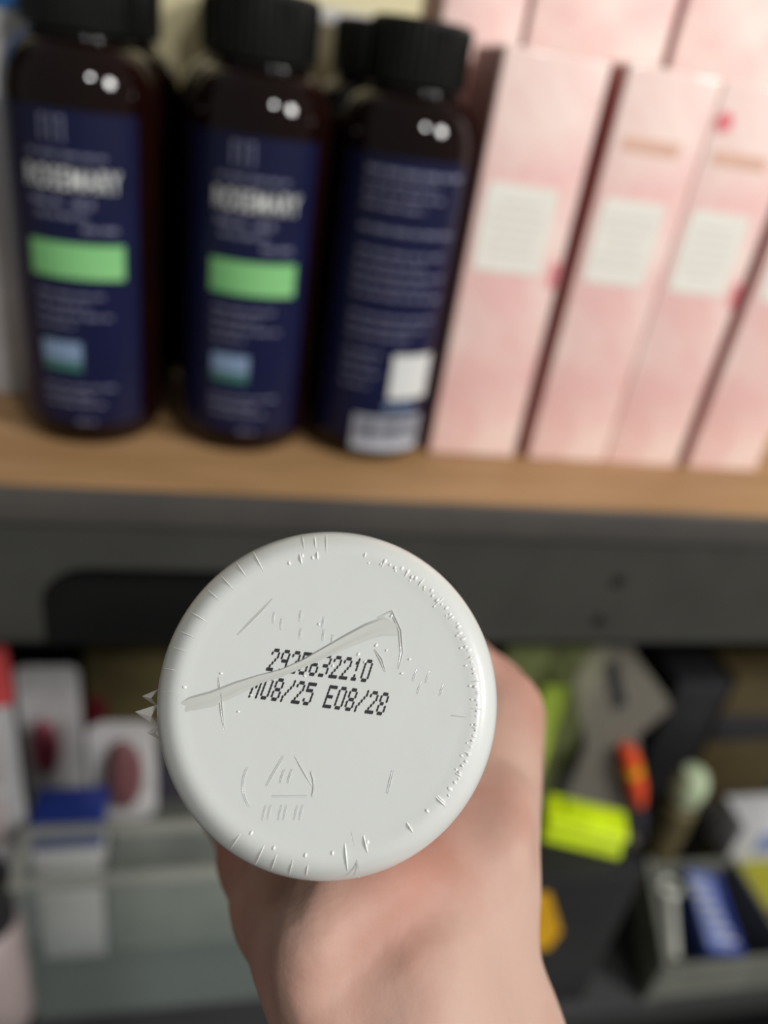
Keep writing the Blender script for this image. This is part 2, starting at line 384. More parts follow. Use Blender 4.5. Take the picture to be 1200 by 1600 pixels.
pink_carton(0.2930, 0.3600, 0.4110, 0.4600, 0.110, 'tall pink carton in the back row at the right edge', GP, None, seed=8)

# ------------------------------------------------------------------ lower shelf, left of the hand
def blister_pack(name, x0, x1, z1, y, inset, imat, label, cardmat='white', rr=0.012, z0=LZ):
    t = thing(name, ((x0 + x1) / 2, y, z0), label, 'package')
    obj('backing_card', G().prism(rounded(x0, x1, z0, z1, rr), y, y + 0.0015), M[cardmat], t)
    ix0, ix1, iz0, iz1 = inset
    g = G().lathe([(0.0005, -0.012), (0.5, -0.0105), (0.85, -0.006), (1.0, 0)], (0, 0, 0), (0, 1, 0), 28)
    g.v = [((ix0 + ix1) / 2 + p[0] * (ix1 - ix0) / 2, y - 0.0005 + p[1], (iz0 + iz1) / 2 + p[2] * (iz1 - iz0) / 2) for p in g.v]
    obj('contents', g, M[imat], t)
    g2 = G().lathe([(0.0005, -0.0165), (0.6, -0.015), (0.98, -0.011), (1.12, 0)], (0, 0, 0), (0, 1, 0), 28, cap=False)
    g2.v = [((ix0 + ix1) / 2 + p[0] * (ix1 - ix0) / 2, y - 0.0003 + p[1], (iz0 + iz1) / 2 + p[2] * (iz1 - iz0) / 2) for p in g2.v]
    obj('clear_dome', g2, M['blister'], t)
    return t
# clear storage bin
t = thing('storage_bin', (-0.02, 0.345, LZ), 'clear greenish plastic storage bin below the held bottle on the left', 'bin')
bx0, bx1, by0, by1, bz = -0.106, 0.058, 0.310, 0.345, -0.4500
for n, a in (('front_wall', (bx0, bx1, by0, by0 + .002, LZ + .002, bz)), ('rear_wall', (bx0, bx1, by1 - .002, by1, LZ + .002, bz)),
             ('side_wall', (bx0, bx0 + .002, by0 + .002, by1 - .002, LZ + .002, bz)), ('side_wall', (bx1 - .002, bx1, by0 + .002, by1 - .002, LZ + .002, bz)),
             ('bottom', (bx0, bx1, by0, by1, LZ + .0002, LZ + .002))):
    obj(n, G().box(*a, 0.0004), M['clear'], t)
g = G()
for a in ((bx0 - .004, bx1 + .004, by0 - .004, by0 + .003), (bx0 - .004, bx1 + .004, by1 - .003, by1 + .004), (bx0 - .004, bx0 + .003, by0 + .003, by1 - .003), (bx1 - .003, bx1 + .004, by0 + .003, by1 - .003)):
    g.box(a[0], a[1], a[2], a[3], bz, bz + 0.006, 0.0012)
obj('rim', g, M['clear_rim'], t)
t = thing('carton', (-0.082, 0.37, LZ), 'white carton with a dark blue lid right behind the clear bin', 'box')
obj('body', G().box(-0.109, -0.066, 0.353, 0.388, LZ, -0.474, 0.001), M['white'], t)
obj('lid', G().box(-0.110, -0.0635, 0.3515, 0.3895, -0.474, -0.457, 0.0015), M['blue'], t)
t = thing('carton', (0.005, 0.39, LZ), 'plain grey box behind the clear bin, carrying the maroon pack', 'box')
obj('body', G().box(-0.0625, 0.070, 0.356, 0.424, LZ, -0.526, 0.001), M['tray'], t)
obj('lid', G().box(-0.0630, 0.071, 0.3555, 0.4245, -0.526, -0.518, 0.0015), M['tray'], t)
blister_pack('domed_pack', -0.0800, -0.0330, -0.416, 0.408, (-0.0700, -0.0420, -0.504, -0.432), 'maroon', 'white rounded pack with a dark maroon oval inset, on the grey box', z0=-0.518)
blister_pack('domed_pack', -0.142, -0.096, -0.424, 0.475, (-0.136, -0.114, -0.540, -0.478), 'crimson', 'slim white and crimson pack standing left of the maroon one', rr=0.008)
t = thing('carton', (-0.07, 0.55, LZ), 'olive brown carton at the back behind the white rounded packs', 'box')
obj('body', G().box(-0.100, -0.012, 0.520, 0.580, LZ, -0.452, 0.001), M['olive'], t)
obj('side_band', G().box(-0.101, -0.084, 0.519, 0.581, LZ + 0.02, -0.50, 0.001), M['maroon'], t)
g = G()
P = rounded(-0.036, 0.030, LZ, -0.482, 0.014)
t = thing('pouch', (0.002, 0.44, LZ), 'dark purple grey pouch lying right of the white rounded pack', 'pouch')
obj('body', G().prism(P, 0.428, 0.452), M['purple'], t)
obj('zip_edge', G().box(-0.022, 0.016, 0.436, 0.444, -0.4822, -0.478, 0.001), M['charcoal'], t)
# red clear pack at the picture's left edge
t = thing('hanging_pack', (-0.14, 0.372, LZ), 'red topped clear plastic pack at the left edge of the lower shelf', 'package')
obj('header', G().prism(rounded(-0.170, -0.1120, -0.358, -0.305, 0.006), 0.3660, 0.3690), M['red'], t)
obj('backing_card', G().prism(rounded(-0.170, -0.1130, LZ, -0.358, 0.004), 0.3665, 0.3685), M['pale'], t)
g = G()
for z0, z1 in ((-0.425, -0.370), (-0.480, -0.432), (-0.540, -0.488)): g.box(-0.166, -0.117, 0.350, 0.3665, z0, z1, 0.006, seg=3)
obj('blister', g, M['blister'], t)
g = G()
for z0, z1 in ((-0.420, -0.376), (-0.475, -0.438)): g.box(-0.160, -0.124, 0.356, 0.3655, z0, z1, 0.003)
obj('contents', g, M['dusty'], t)
t = thing('tube', (-0.128, 0.318, LZ), 'dusty pink tube with a black cap left of the clear bin', 'tube')
obj('body', G().lathe([(0.002, 0.0), (0.0185, 0.0), (0.0195, 0.004), (0.0195, 0.096), (0.015, 0.104), (0.011, 0.106)], (-0.128, 0.318, LZ), seg=32), M['dusty'], t)
obj('cap', G().lathe([(0.0145, 0.106), (0.0165, 0.107), (0.0165, 0.148), (0.015, 0.151), (0.002, 0.151)], (-0.128, 0.318, LZ), seg=32), M['black'], t)

# ------------------------------------------------------------------ lower shelf, right of the hand
t = thing('black_box', (0.25, 0.31, LZ), 'black box with an orange yellow tag right of the wrist', 'box')
obj('body', G().box(0.170, 0.296, 0.285, 0.336, LZ, -0.446, 0.0015), M['black'], t)
obj('lid', G().box(0.169, 0.297, 0.284, 0.337, -0.446, -0.440, 0.0015), M['black'], t)
obj('tag', G().prism([(0.214, -0.452), (0.230, -0.456), (0.250, -0.500), (0.246, -0.520), (0.220, -0.522)], 0.2835, 0.2848), M['amber_y'], t)
t = thing('folded_vest', (0.263, 0.312, -0.44), 'small folded neon yellow vest lying on the black box', 'clothing')
g = G()
for k in range(3):
    g.box(0.230 + 0.001 * (k % 2), 0.286 - 0.002 * (k % 2), 0.3020, 0.3270, -0.4398 + 0.008 * k, -0.4398 + 0.008 * (k + 1) - 0.0003, 0.0035, R(-20), seg=3)
obj('folds', g, M['neon'], t)
obj('collar', G().box(0.243, 0.272, 0.309, 0.321, -0.4160, -0.4132, 0.0012, R(-20)), M['neon'], t)
t = thing('pouch', (0.27, 0.43, LZ), 'cloudy green bag with a neon yellow strip hanging under the rail', 'pouch')
g = G(); n = 12; V = []; Fc = []
for i in range(n + 1):
    for j in range(n + 1):
        x = 0.226 + 0.086 * i / n; z = LZ + (0.275) * j / n
        bulge = math.sin(math.pi * i / n) ** 0.6 * (1 - (j / n) ** 3)
        V += [(x, 0.430 - 0.020 * bulge, z), (x, 0.430 + 0.020 * bulge, z)]
for i in range(n):
    for j in range(n):
        a = 2 * (i * (n + 1) + j); b = a + 2 * (n + 1)
        Fc += [(a, b, b + 2, a + 2), (a + 1, a + 3, b + 3, b + 1)]
obj('bag', g.add(V, Fc), M['neon_dull'], t)
obj('strip', G().box(0.252, 0.274, 0.4045, 0.4085, LZ + 0.05, -0.385, 0.0015), M['lime'], t)
# clear hanging pack with an orange handled tool
t = thing('hanging_pack', (0.31, 0.387, LZ), 'clear hang pack holding an orange handled tool, under the rail on the right', 'package')
P = [(0.270, -0.318), (0.296, -0.318), (0.302, -0.335), (0.345, -0.380), (0.352, -0.392), (0.334, -0.420), (0.378, -0.53), (0.378, LZ), (0.292, LZ), (0.292, -0.43), (0.262, -0.36)]
obj('header_card', G().prism(P, 0.3865, 0.3885), M['hang'], t)
obj('hang_slot', G().prism([(0.283, -0.345), (0.291, -0.343), (0.312, -0.385), (0.304, -0.392)], 0.3858, 0.3866), M['charcoal'], t)
obj('tool_handle', G().tube([(0.322, 0.380, -0.425), (0.328, 0.380, -0.436), (0.344, 0.380, -0.468), (0.354, 0.380, -0.490)], [0.005, 0.0075, 0.0085, 0.006], 14), M['orange'], t)
obj('handle_band', G().tube([(0.3315, 0.380, -0.443), (0.3355, 0.380, -0.452)], [0.0084, 0.0086], 14), M['amber_y'], t)
obj('tool_shaft', G().tube([(0.354, 0.380, -0.490), (0.372, 0.380, -0.535)], 0.0040, 10), M['purple'], t)
t = thing('small_bottle', (0.402, 0.386, LZ), 'small bottle with a pale green round cap behind the grey tray', 'bottle')
obj('body', G().lathe([(0.002, 0.0), (0.014, 0.0), (0.0145, 0.003), (0.0145, 0.095), (0.008, 0.103), (0.008, 0.106)], (0.402, 0.386, LZ), seg=28), M['olive'], t)
obj('cap', G().lathe([(0.0095, 0.104), (0.0125, 0.106), (0.0145, 0.117), (0.0135, 0.128), (0.0095, 0.136), (0.002, 0.139)], (0.402, 0.386, LZ), seg=28), M['mint'], t)
# grey tray with flared left wall
t = thing('tray', (0.43, 0.32, LZ), 'open grey plastic tray holding a blue box and a silver wrench', 'tray')
def slab(name, quad, z0, z1, th, mt, inward):
    (xa, ya), (xb, yb) = quad; dx, dy = xb - xa, yb - ya; L = math.hypot(dx, dy); nx, ny = -dy / L * th * inward, dx / L * th * inward
    g = G().add([(xa, ya, z0), (xb, yb, z0), (xb + nx, yb + ny, z0), (xa + nx, ya + ny, z0), (xa, ya, z1), (xb, yb, z1), (xb + nx, yb + ny, z1), (xa + nx, ya + ny, z1)],
                [(0, 1, 2, 3), (4, 5, 6, 7), (0, 1, 5, 4), (1, 2, 6, 5), (2, 3, 7, 6), (3, 0, 4, 7)])
    return obj(name, g, mt, t, smooth=False)
A, B, C_, D_ = (0.346, 0.279), (0.466, 0.279), (0.466, 0.368), (0.376, 0.368)
slab('front_wall', (A, B), LZ, -0.556, 0.004, M['tray'], 1)
slab('side_wall', (D_, A), LZ, -0.548, 0.006, M['tray'], 1)
slab('rear_wall', (C_, D_), LZ, -0.556, 0.003, M['tray'], 1)
slab('side_wall', (B, C_), LZ, -0.556, 0.003, M['tray'], 1)
obj('bottom', G().add([(A[0], A[1], LZ + .0005), (B[0], B[1], LZ + .0005), (C_[0], C_[1], LZ + .0005), (D_[0], D_[1], LZ + .0005), (A[0], A[1], LZ + .003), (B[0], B[1], LZ + .003), (C_[0], C_[1], LZ + .003), (D_[0], D_[1], LZ + .003)],
    [(0, 1, 2, 3), (4, 5, 6, 7), (0, 1, 5, 4), (1, 2, 6, 5), (2, 3, 7, 6), (3, 0, 4, 7)]), M['tray'], t, smooth=False)
# silver wrench lying in the tray
t = thing('wrench', (0.388, 0.318, LZ + .003), 'silver wrench with round ends lying in the grey tray', 'tool')
wz = LZ + 0.020
Pw0, Pw1 = Vector((0.374, 0.293, wz)), Vector((0.398, 0.353, wz + 0.010)); dv = (Pw1 - Pw0).normalized()
g = G().tube([Pw0 + dv * 0.004, Pw1 - dv * 0.004], 0.0045, 10)
obj('shaft', g, M['steel'], t)
for p, rr in ((Pw0, 0.0075), (Pw1, 0.0075)):
    g = G(); V = []; Fc = []; n = 24
    for k in range(n):
        a = 2 * math.pi * k / n
        for q in range(8):
            b = 2 * math.pi * q / 8; rad = rr + 0.0030 * math.cos(b)
            V.append((p.x + rad * math.cos(a), p.y + rad * math.sin(a), p.z + 0.0035 * math.sin(b)))
    for k in range(n):
        for q in range(8): Fc.append((k * 8 + q, ((k + 1) % n) * 8 + q, ((k + 1) % n) * 8 + (q + 1) % 8, k * 8 + (q + 1) % 8))
    obj('ring_end', g.add(V, Fc), M['steel'], t)
obj('foot_block', G().box(0.376, 0.392, 0.308, 0.326, LZ + 0.0035, wz - 0.002, 0.002), M['charcoal'], t)
# blue box in the tray
t = thing('carton', (0.418, 0.318, LZ + .003), 'narrow blue box with pale lettering strip lying in the grey tray', 'box')
rz = R(-15)
obj('body', G().box(0.406, 0.436, 0.288, 0.362, LZ + 0.0035, LZ + 0.040, 0.0015, rz), M['blue'], t)
obj('pale_panel', G().box(0.4065, 0.4270, 0.291, 0.359, LZ + 0.040, LZ + 0.0405, 0, rz), M['blue_pale'], t)
g = G()
for k in range(6): g.box(0.409, 0.4245, 0.297 + k * 0.0100, 0.300 + k * 0.0100, LZ + 0.0405, LZ + 0.0409, 0, rz)
obj('print_line', g, M['pale'], t)
t = thing('carton', (0.51, 0.365, LZ), 'low yellow box under the white one at the right edge', 'box')
obj('body', G().box(0.4705, 0.550, 0.325, 0.405, LZ, -0.570, 0.0012), M['yellow'], t)
obj('lid_flap', G().box(0.4715, 0.549, 0.3245, 0.330, -0.585, -0.5701, 0.0006), M['olive'], t)
t = thing('carton', (0.50, 0.375, -0.570), 'small white box on top of the yellow box', 'box')
obj('body', G().box(0.462, 0.530, 0.371, 0.404, -0.5698, -0.518, 0.0015), M['pale'], t)
obj('print_panel', G().box(0.486, 0.516, 0.3702, 0.3712, -0.556, -0.530), M['blue_pale'], t)
t = thing('carton', (0.44, 0.48, LZ), 'near-black box standing at the back left of the brown box', 'box')
obj('body', G().box(0.412, 0.466, 0.455, 0.520, LZ, -0.430, 0.001), M['black'], t)
obj('flap', G().box(0.413, 0.465, 0.4545, 0.470, -0.45, -0.4295, 0.0006), M['charcoal'], t)
t = thing('carton', (0.52, 0.48, LZ), 'brown box at the back of the lower shelf by the right edge', 'box')
obj('body', G().box(0.470, 0.570, 0.455, 0.520, LZ, -0.425, 0.001), M['brown'], t)
obj('band', G().box(0.4695, 0.5705, 0.4545, 0.5205, -0.505, -0.470, 0.0008), M['charcoal'], t)

# ------------------------------------------------------------------ the held bottle
RB = 0.025
v0 = np.array([515 - 600, 1090 - 800, F]); dc = 0.1092
CEN = Vector(CW.T @ (v0 * dc / F))                     # centre of the bottle's base
A_ = CEN.normalized()                                  # bottle axis, away from the viewer
R_ = (right - A_ * right.dot(A_)).normalized()
U_ = R_.cross(A_)                                      # up in the picture
if U_.dot(down) > 0: U_ = -U_
def L(r, u, a): return CEN + R_ * (r / 1000) + U_ * (u / 1000) + A_ * (a / 1000)
def Lg(g): g.v = [tuple(L(*p)) for p in g.v]; return g      # a collector filled in bottle millimetres
t = thing('white_bottle', tuple(CEN), 'white shrink-wrapped plastic bottle held base first towards the viewer', 'bottle')
prof = [(0.2, 0.30), (8, 0.30), (19.0, 0.28), (20.2, 0.20), (21.0, 0.12), (21.7, 0.16), (22.4, 0.40), (23.1, 0.85), (23.8, 1.5), (24.4, 2.3), (24.8, 3.3), (25, 4.6), (25, 88), (24.6, 92), (23, 96), (20.5, 99), (19, 100)]
obj('body', Lg(G().lathe(prof, seg=128)), M['white_plastic'], t)
obj('cap', Lg(G().lathe([(18, 100.2), (20.6, 100.2), (20.9, 101), (20.9, 136), (20, 138), (1, 138)], seg=64)), M['white'], t)
def px(x, y, dz=0.0):                                   # a spot on the base given as photo pixels, in bottle millimetres
    d = CW.T @ np.array([x - 600, y - 800, F]); d = Vector(d); k = CEN.dot(A_) / d.dot(A_); q = d * k - CEN
    return (q.dot(R_) * 1000, q.dot(U_) * 1000, dz)
SURF = 0.30
# dot-matrix date code
FONT = {'0': '01110 10001 10001 10001 10001 10001 01110', '1': '00100 01100 00100 00100 00100 00100 01110', '2': '01110 10001 00001 00010 00100 01000 11111',
        '3': '11110 00001 00001 01110 00001 00001 11110', '5': '11111 10000 11110 00001 00001 10001 01110', '6': '01110 10000 10000 11110 10001 10001 01110',
        '8': '01110 10001 10001 01110 10001 10001 01110', '9': '01110 10001 10001 01111 00001 00001 01110', 'M': '10001 11011 10101 10101 10001 10001 10001',
        'E': '11111 10000 10000 11110 10000 10000 11111', '/': '00001 00001 00010 00100 01000 10000 10000', ' ': '00000 00000 00000 00000 00000 00000 00000'}
def code(g, s, x0, y0, x1, y1, seed):
    p0 = Vector(px(x0, y0)); p1 = Vector(px(x1, y1)); n = len(s); bx = (p1 - p0) / n; e = bx.normalized(); up = Vector((-e.y, e.x, 0)); up = (up + e * 0.20)
    rnd = random.Random(seed); cw = bx.length
    for i, ch in enumerate(s):
        for r_, row in enumerate(FONT[ch].split()):
            for c_, bit in enumerate(row):
                if bit == '0' or rnd.random() < 0.015: continue
                c = p0 + bx * (i + 0.14) + e * (c_ * cw * 0.155) + up * ((3 - r_) * 0.46)
                rx, ry = 0.155, 0.29
                V = [(c.x + e.x * rx * math.cos(q) + up.x * ry * math.sin(q), c.y + e.y * rx * math.cos(q) + up.y * ry * math.sin(q), SURF - 0.03) for q in [k * math.pi / 4 for k in range(8)]]
                g.add(V, [tuple(range(8))])
g = G(); code(g, '2925632210', 420, 1030, 582, 1049, 1)
obj('batch_code', Lg(g), M['ink'], t, smooth=False, label='black dot-matrix batch number')
g = G(); code(g, 'M08/25 E08/28', 393, 1072, 607, 1101, 2)
obj('date_code', Lg(g), M['ink'], t, smooth=False, label='black dot-matrix date code')
# folds of the shrink film: ridges over the base
def ridge(g, pts, wd, hgt, base=SURF - 0.02):
    P = [Vector(px(*p[:2])) for p in pts]; n = len(P); V = []; Fc = []
    prof = [(-1, 0), (-0.75, 0.55), (-0.35, 0.5), (0, 0.35), (0.4, 0.75), (0.7, 1.0), (1, 0)]
    for i in range(n):
        d = (P[min(i + 1, n - 1)] - P[max(i - 1, 0)]).normalized(); s = Vector((-d.y, d.x, 0)); w_ = wd[i] if isinstance(wd, list) else wd
        e = 0.15 if i in (0, n - 1) else 1
        for q, hh in prof:
            c = P[i] + s * (q * w_); V.append((c.x, c.y, base - hh * hgt * e))
    m_ = len(prof)
    for i in range(n - 1):
        for k in range(m_ - 1): Fc.append((i * m_ + k, i * m_ + k + 1, (i + 1) * m_ + k + 1, (i + 1) * m_ + k))
    return g.add(V, Fc)
g = ridge(G(), [(276, 1108), (296, 1100), (330, 1092), (370, 1075), (405, 1061), (440, 1051), (475, 1036), (510, 1018), (545, 1000), (575, 986), (600, 978), (622, 985)], [0.9, 1.0, 1.1, 0.95, 0.65, 0.55, 0.6, 0.8, 1.0, 1.2, 1.4, 0.8], 0.30)
obj('film_fold', Lg(g), M['crease'], t, label='long diagonal fold of clear film')
g = ridge(G(), [(425, 935), (408, 954), (390, 972), (370, 992)], [0.08, 0.16, 0.16, 0.08], 0.16)
ridge(g, [(340, 1058), (344, 1080), (346, 1110), (350, 1142)], [0.08, 0.2, 0.2, 0.06], 0.22)
ridge(g, [(705, 1118), (730, 1121), (752, 1119)], 0.08, 0.1)
ridge(g, [(548, 1300), (556, 1340), (562, 1372)], 0.10, 0.14, 0.3)
ridge(g, [(590, 965), (612, 955), (625, 985), (628, 1020), (622, 1045)], [0.1, 0.2, 0.25, 0.2, 0.1], 0.2)
ridge(g, [(585, 1015), (595, 1030), (602, 1050)], [0.1, 0.25, 0.1], 0.22)
obj('film_wrinkle', Lg(g), M['crease'], t)
# moulded marks in relief: recycling triangle in a ring, strokes, numeral
g = G()
def arc(cx, cy, r, a0, a1, wd=0.14, hg=0.13, n=10): ridge(g, [(cx + r * math.cos(R(a0 + (a1 - a0) * k / n)), cy - r * math.sin(R(a0 + (a1 - a0) * k / n))) for k in range(n + 1)], wd, hg)
arc(437, 1228, 58, 150, 215); arc(437, 1228, 54, -20, 25)
for a in (90, 210, 330):
    q0 = (452 + 38 * math.cos(R(a + 14)), 1218 - 38 * math.sin(R(a + 14))); q1 = (452 + 38 * math.cos(R(a + 106)), 1218 - 38 * math.sin(R(a + 106)))
    ridge(g, [q0, ((q0[0] * 2 + q1[0]) / 3, (q0[1] * 2 + q1[1]) / 3), ((q0[0] + q1[0] * 2) / 3, (q0[1] + q1[1] * 2) / 3), q1], 0.15, 0.13)
for x in (440, 452): ridge(g, [(x + 4, 1202), (x, 1214), (x - 3, 1224)], 0.13, 0.14)
for x in (412, 420, 437, 445, 462, 470): ridge(g, [(x + 3, 1258), (x, 1270), (x - 3, 1282)], 0.13, 0.12)
ridge(g, [(614, 1204), (610, 1220), (605, 1240)], 0.17, 0.16)
for x, y in ((428, 965), (470, 962), (506, 972), (470, 990), (506, 992), (440, 975), (520, 1000)): ridge(g, [(x, y - 9), (x - 1, y), (x - 2, y + 9)], 0.13, 0.13)
for x, y in ((648, 1055), (668, 1058), (690, 1078), (655, 1075)): ridge(g, [(x + 4, y - 9), (x, y), (x - 3, y + 9)], 0.13, 0.12)
obj('moulded_mark', Lg(g), M['white_plastic'], t)
# crimps of the film round the rim, and glossy beads added as glints
g = G(); rnd = random.Random(8)
def crimp(ang, r0, r1, wd, h=0.22):
    a = R(ang); n = 6; V = []; Fc = []
    for i in range(n + 1):
        r = r0 + (r1 - r0) * i / n
        zz = np.interp(r, [8, 19, 20.2, 21, 21.7, 22.4, 23.1, 23.8, 24.4, 24.8, 25], [.3, .28, .2, .12, .16, .4, .85, 1.5, 2.3, 3.3, 4.6])
        e = math.sin(math.pi * (i + 0.3) / (n + 0.6)); c = Vector((math.cos(a), math.sin(a), 0)) * r; s = Vector((-math.sin(a), math.cos(a), 0)) * wd
        V += [tuple(c + s + Vector((0, 0, zz + 0.03))), tuple(c + Vector((0, 0, zz - h * e))), tuple(c - s + Vector((0, 0, zz + 0.03)))]
    for i in range(n):
        for k in range(2): Fc.append((3 * i + k, 3 * i + k + 1, 3 * i + k + 4, 3 * i + k + 3))
    g.add(V, Fc)
def glint_bead(ang, r, rad, h):
    a = R(ang); c = Vector((r * math.cos(a), r * math.sin(a), float(np.interp(r, [8, 19, 20.2, 21, 21.7, 22.4, 23.1], [.3, .28, .2, .12, .16, .4, .85])) + 0.02)); V = []; Fc = []
    er = Vector((math.cos(a), math.sin(a), 0)); et = Vector((-math.sin(a), math.cos(a), 0)); n = 8; rings = 4
    for i in range(rings):
        q = R(90 * i / rings)
        for k in range(n):
            b = 2 * math.pi * k / n; V.append(c + er * (rad * 1.5 * math.cos(q) * math.cos(b)) + et * (rad * math.cos(q) * math.sin(b)) + Vector((0, 0, -h * math.sin(q))))
    V.append(c + Vector((0, 0, -h)))
    for i in range(rings - 1):
        for k in range(n): Fc.append((i * n + k, i * n + (k + 1) % n, (i + 1) * n + (k + 1) % n, (i + 1) * n + k))
    for k in range(n): Fc.append(((rings - 1) * n + k, (rings - 1) * n + (k + 1) % n, rings * n))
    g.add(V, Fc)
for k in range(46): glint_bead(-38 + k * 2.35 + rnd.uniform(-0.6, 0.6), 21.2 + rnd.uniform(-0.25, 0.25), rnd.uniform(0.14, 0.3), rnd.uniform(0.12, 0.24))
for k in range(16): glint_bead(-30 + k * 7 + rnd.uniform(-2, 2), rnd.uniform(20.0, 20.8), rnd.uniform(0.12, 0.2), rnd.uniform(0.1, 0.18))
for ang, r in ((98, 20.4), (102, 20.9), (108, 20.3), (272, 20.6), (286, 20.0), (262, 21), (312, 20.6), (176, 20.5), (240, 20.7), (250, 21.1)): glint_bead(ang, r, 0.22, 0.2)
for x, y in ((345, 1052), (392, 1086), (560, 1022), (570, 1034), (520, 1040), (476, 1056), (640, 1030), (628, 1052), (588, 1008), (604, 1016), (372, 1112), (300, 1092), (498, 975), (612, 962)):
    q = px(x, y); glint_bead(math.degrees(math.atan2(q[1], q[0])), math.hypot(q[0], q[1]), rnd.uniform(0.14, 0.24), 0.2)
for ang in range(-40, 85, 9): crimp(ang + rnd.uniform(-1.5, 1.5), rnd.uniform(20.2, 20.9), rnd.uniform(21.4, 22.1), rnd.uniform(0.10, 0.2))
for ang in (92, 97, 101, 118, 125, 133, 140, 149, 156, 163, 170, 178, 236, 246, 252, 258, 264): crimp(ang + rnd.uniform(-1, 1), rnd.uniform(20.5, 22.5), rnd.uniform(23.8, 24.8), rnd.uniform(0.06, 0.14), 0.18)
for ang, a0, a1 in ((277, 19.5, 23.2), (285, 19.0, 21.3), (303, 20, 21.5), (96, 20.0, 21.2), (103, 19.7, 21.3), (318, 20.2, 22)): crimp(ang, a0, a1, 0.16, 0.3)
obj('film_crimps_glints', Lg(g), M['spark'], t, kind='stuff')
# torn tips of the film seam at the left edge
g = G()
for tip, b0, b1 in (((-27.6, 0.2, 6), (-24.9, 1.2, 4), (-24.9, -1.6, 6)), ((-28.2, -2.0, 5), (-24.9, -1.0, 4), (-24.6, -4.6, 7)), ((-26.8, -5.0, 7), (-24.6, -3.8, 5), (-24.2, -6.6, 8))):
    q = Vector(tip); b0 = Vector(b0); b1 = Vector(b1); off = Vector((0, 0, 0.5)); mid = (b0 + b1) / 2 + Vector((-1.1, 0.1, -0.5))
    g.add([q, b0, mid, b1, q + off, b0 + off, mid + off, b1 + off], [(0, 1, 2), (0, 2, 3), (4, 6, 5), (4, 7, 6), (0, 4, 5, 1), (0, 3, 7, 4), (1, 5, 6, 2), (2, 6, 7, 3)])
obj('film_tip', Lg(g), M['film_tip'], t, smooth=False)

# ------------------------------------------------------------------ the hand: one continuous skin from a blended distance field
VOX = 1.6
rr_ = np.arange(-48, 84, VOX); uu_ = np.arange(-236, 56, VOX); aa_ = np.arange(-22, 146, VOX)
GR, GU, GA = np.meshgrid(rr_, uu_, aa_, indexing='ij')
def cone(p, q, r1, r2):
    p = np.array(p, float); q = np.array(q, float); d = q - p; LL = d @ d
    x, y, z = GR - p[0], GU - p[1], GA - p[2]
    h = np.clip((x * d[0] + y * d[1] + z * d[2]) / LL, 0, 1)
    return np.sqrt((x - h * d[0]) ** 2 + (y - h * d[1]) ** 2 + (z - h * d[2]) ** 2) - (r1 + (r2 - r1) * h)
def smin(a, b, k):
    h = np.clip(0.5 + 0.5 * (b - a) / k, 0, 1); return b + (a - b) * h - k * h * (1 - h)
def chain(pts, rad, k=3):
    d = None
    for i in range(len(pts) - 1):
        c = cone(pts[i], pts[i + 1], rad[i], rad[i + 1]); d = c if d is None else smin(d, c, k)
    return d
# forearm: radius and ulna side by side, widening towards the elbow
arm = smin(chain([(9, -40, 27), (13, -62, 26), (36, -150, 14), (48, -225, 4)], [17.5, 18.5, 24, 29]),
           chain([(19, -40, 44), (25, -62, 44), (48, -150, 38), (62, -225, 30)], [18, 18.5, 25, 30]), 10)
palm = arm
MCP = [(41, -3.5, 78), (42.5, 0, 96), (41, -1, 112), (36.5, -4, 126)]
BASE = [(23, -32, 42), (24, -33, 50), (22, -35, 57), (18, -36, 62)]
for b, m_ in zip(BASE, MCP): palm = smin(palm, cone(b, m_, 15, 11.0), 8)
palm = smin(palm, chain([(2, -38, 26), (-4, -36, 42), (-11, -31.5, 58)], [13, 13, 10.5]), 9)           # thenar
palm = smin(palm, cone((12, -34, 66), (24, -24, 116), 12, 11), 9)                                       # little-finger side of the palm
palm = smin(palm, cone((30, -16, 72), (4, -34, 56), 8, 9), 8)                                           # web of the thumb
def finger(m_, rc, r0, r1, tip_ang):
    a = m_[2]; pts = [m_]; rad = [r0 + 1.5]
    for ang in (62, 108, tip_ang): pts.append((rc * math.cos(R(ang)), rc * math.sin(R(ang)), a)); 
    rad += [r0, (r0 + r1) / 2, r1]
    return chain(pts, rad, 2)
body = palm
fd = None
for m_, rc, r0, r1, ta in ((MCP[0], 32.0, 7.4, 6.6, 150), (MCP[1], 33.4, 8.1, 7.0, 158), (MCP[2], 31.5, 7.6, 6.6, 158), (MCP[3], 28.6, 6.6, 5.8, 150)):
    f_ = finger(m_, rc, r0, r1, ta); fd = f_ if fd is None else np.minimum(fd, f_)
body = smin(body, fd, 3)
thumb = chain([(-11, -31.5, 58), (-21, -26, 84), (-28.5, -15, 106)], [10, 8.6, 7.4], 2)
body = smin(body, thumb, 5)
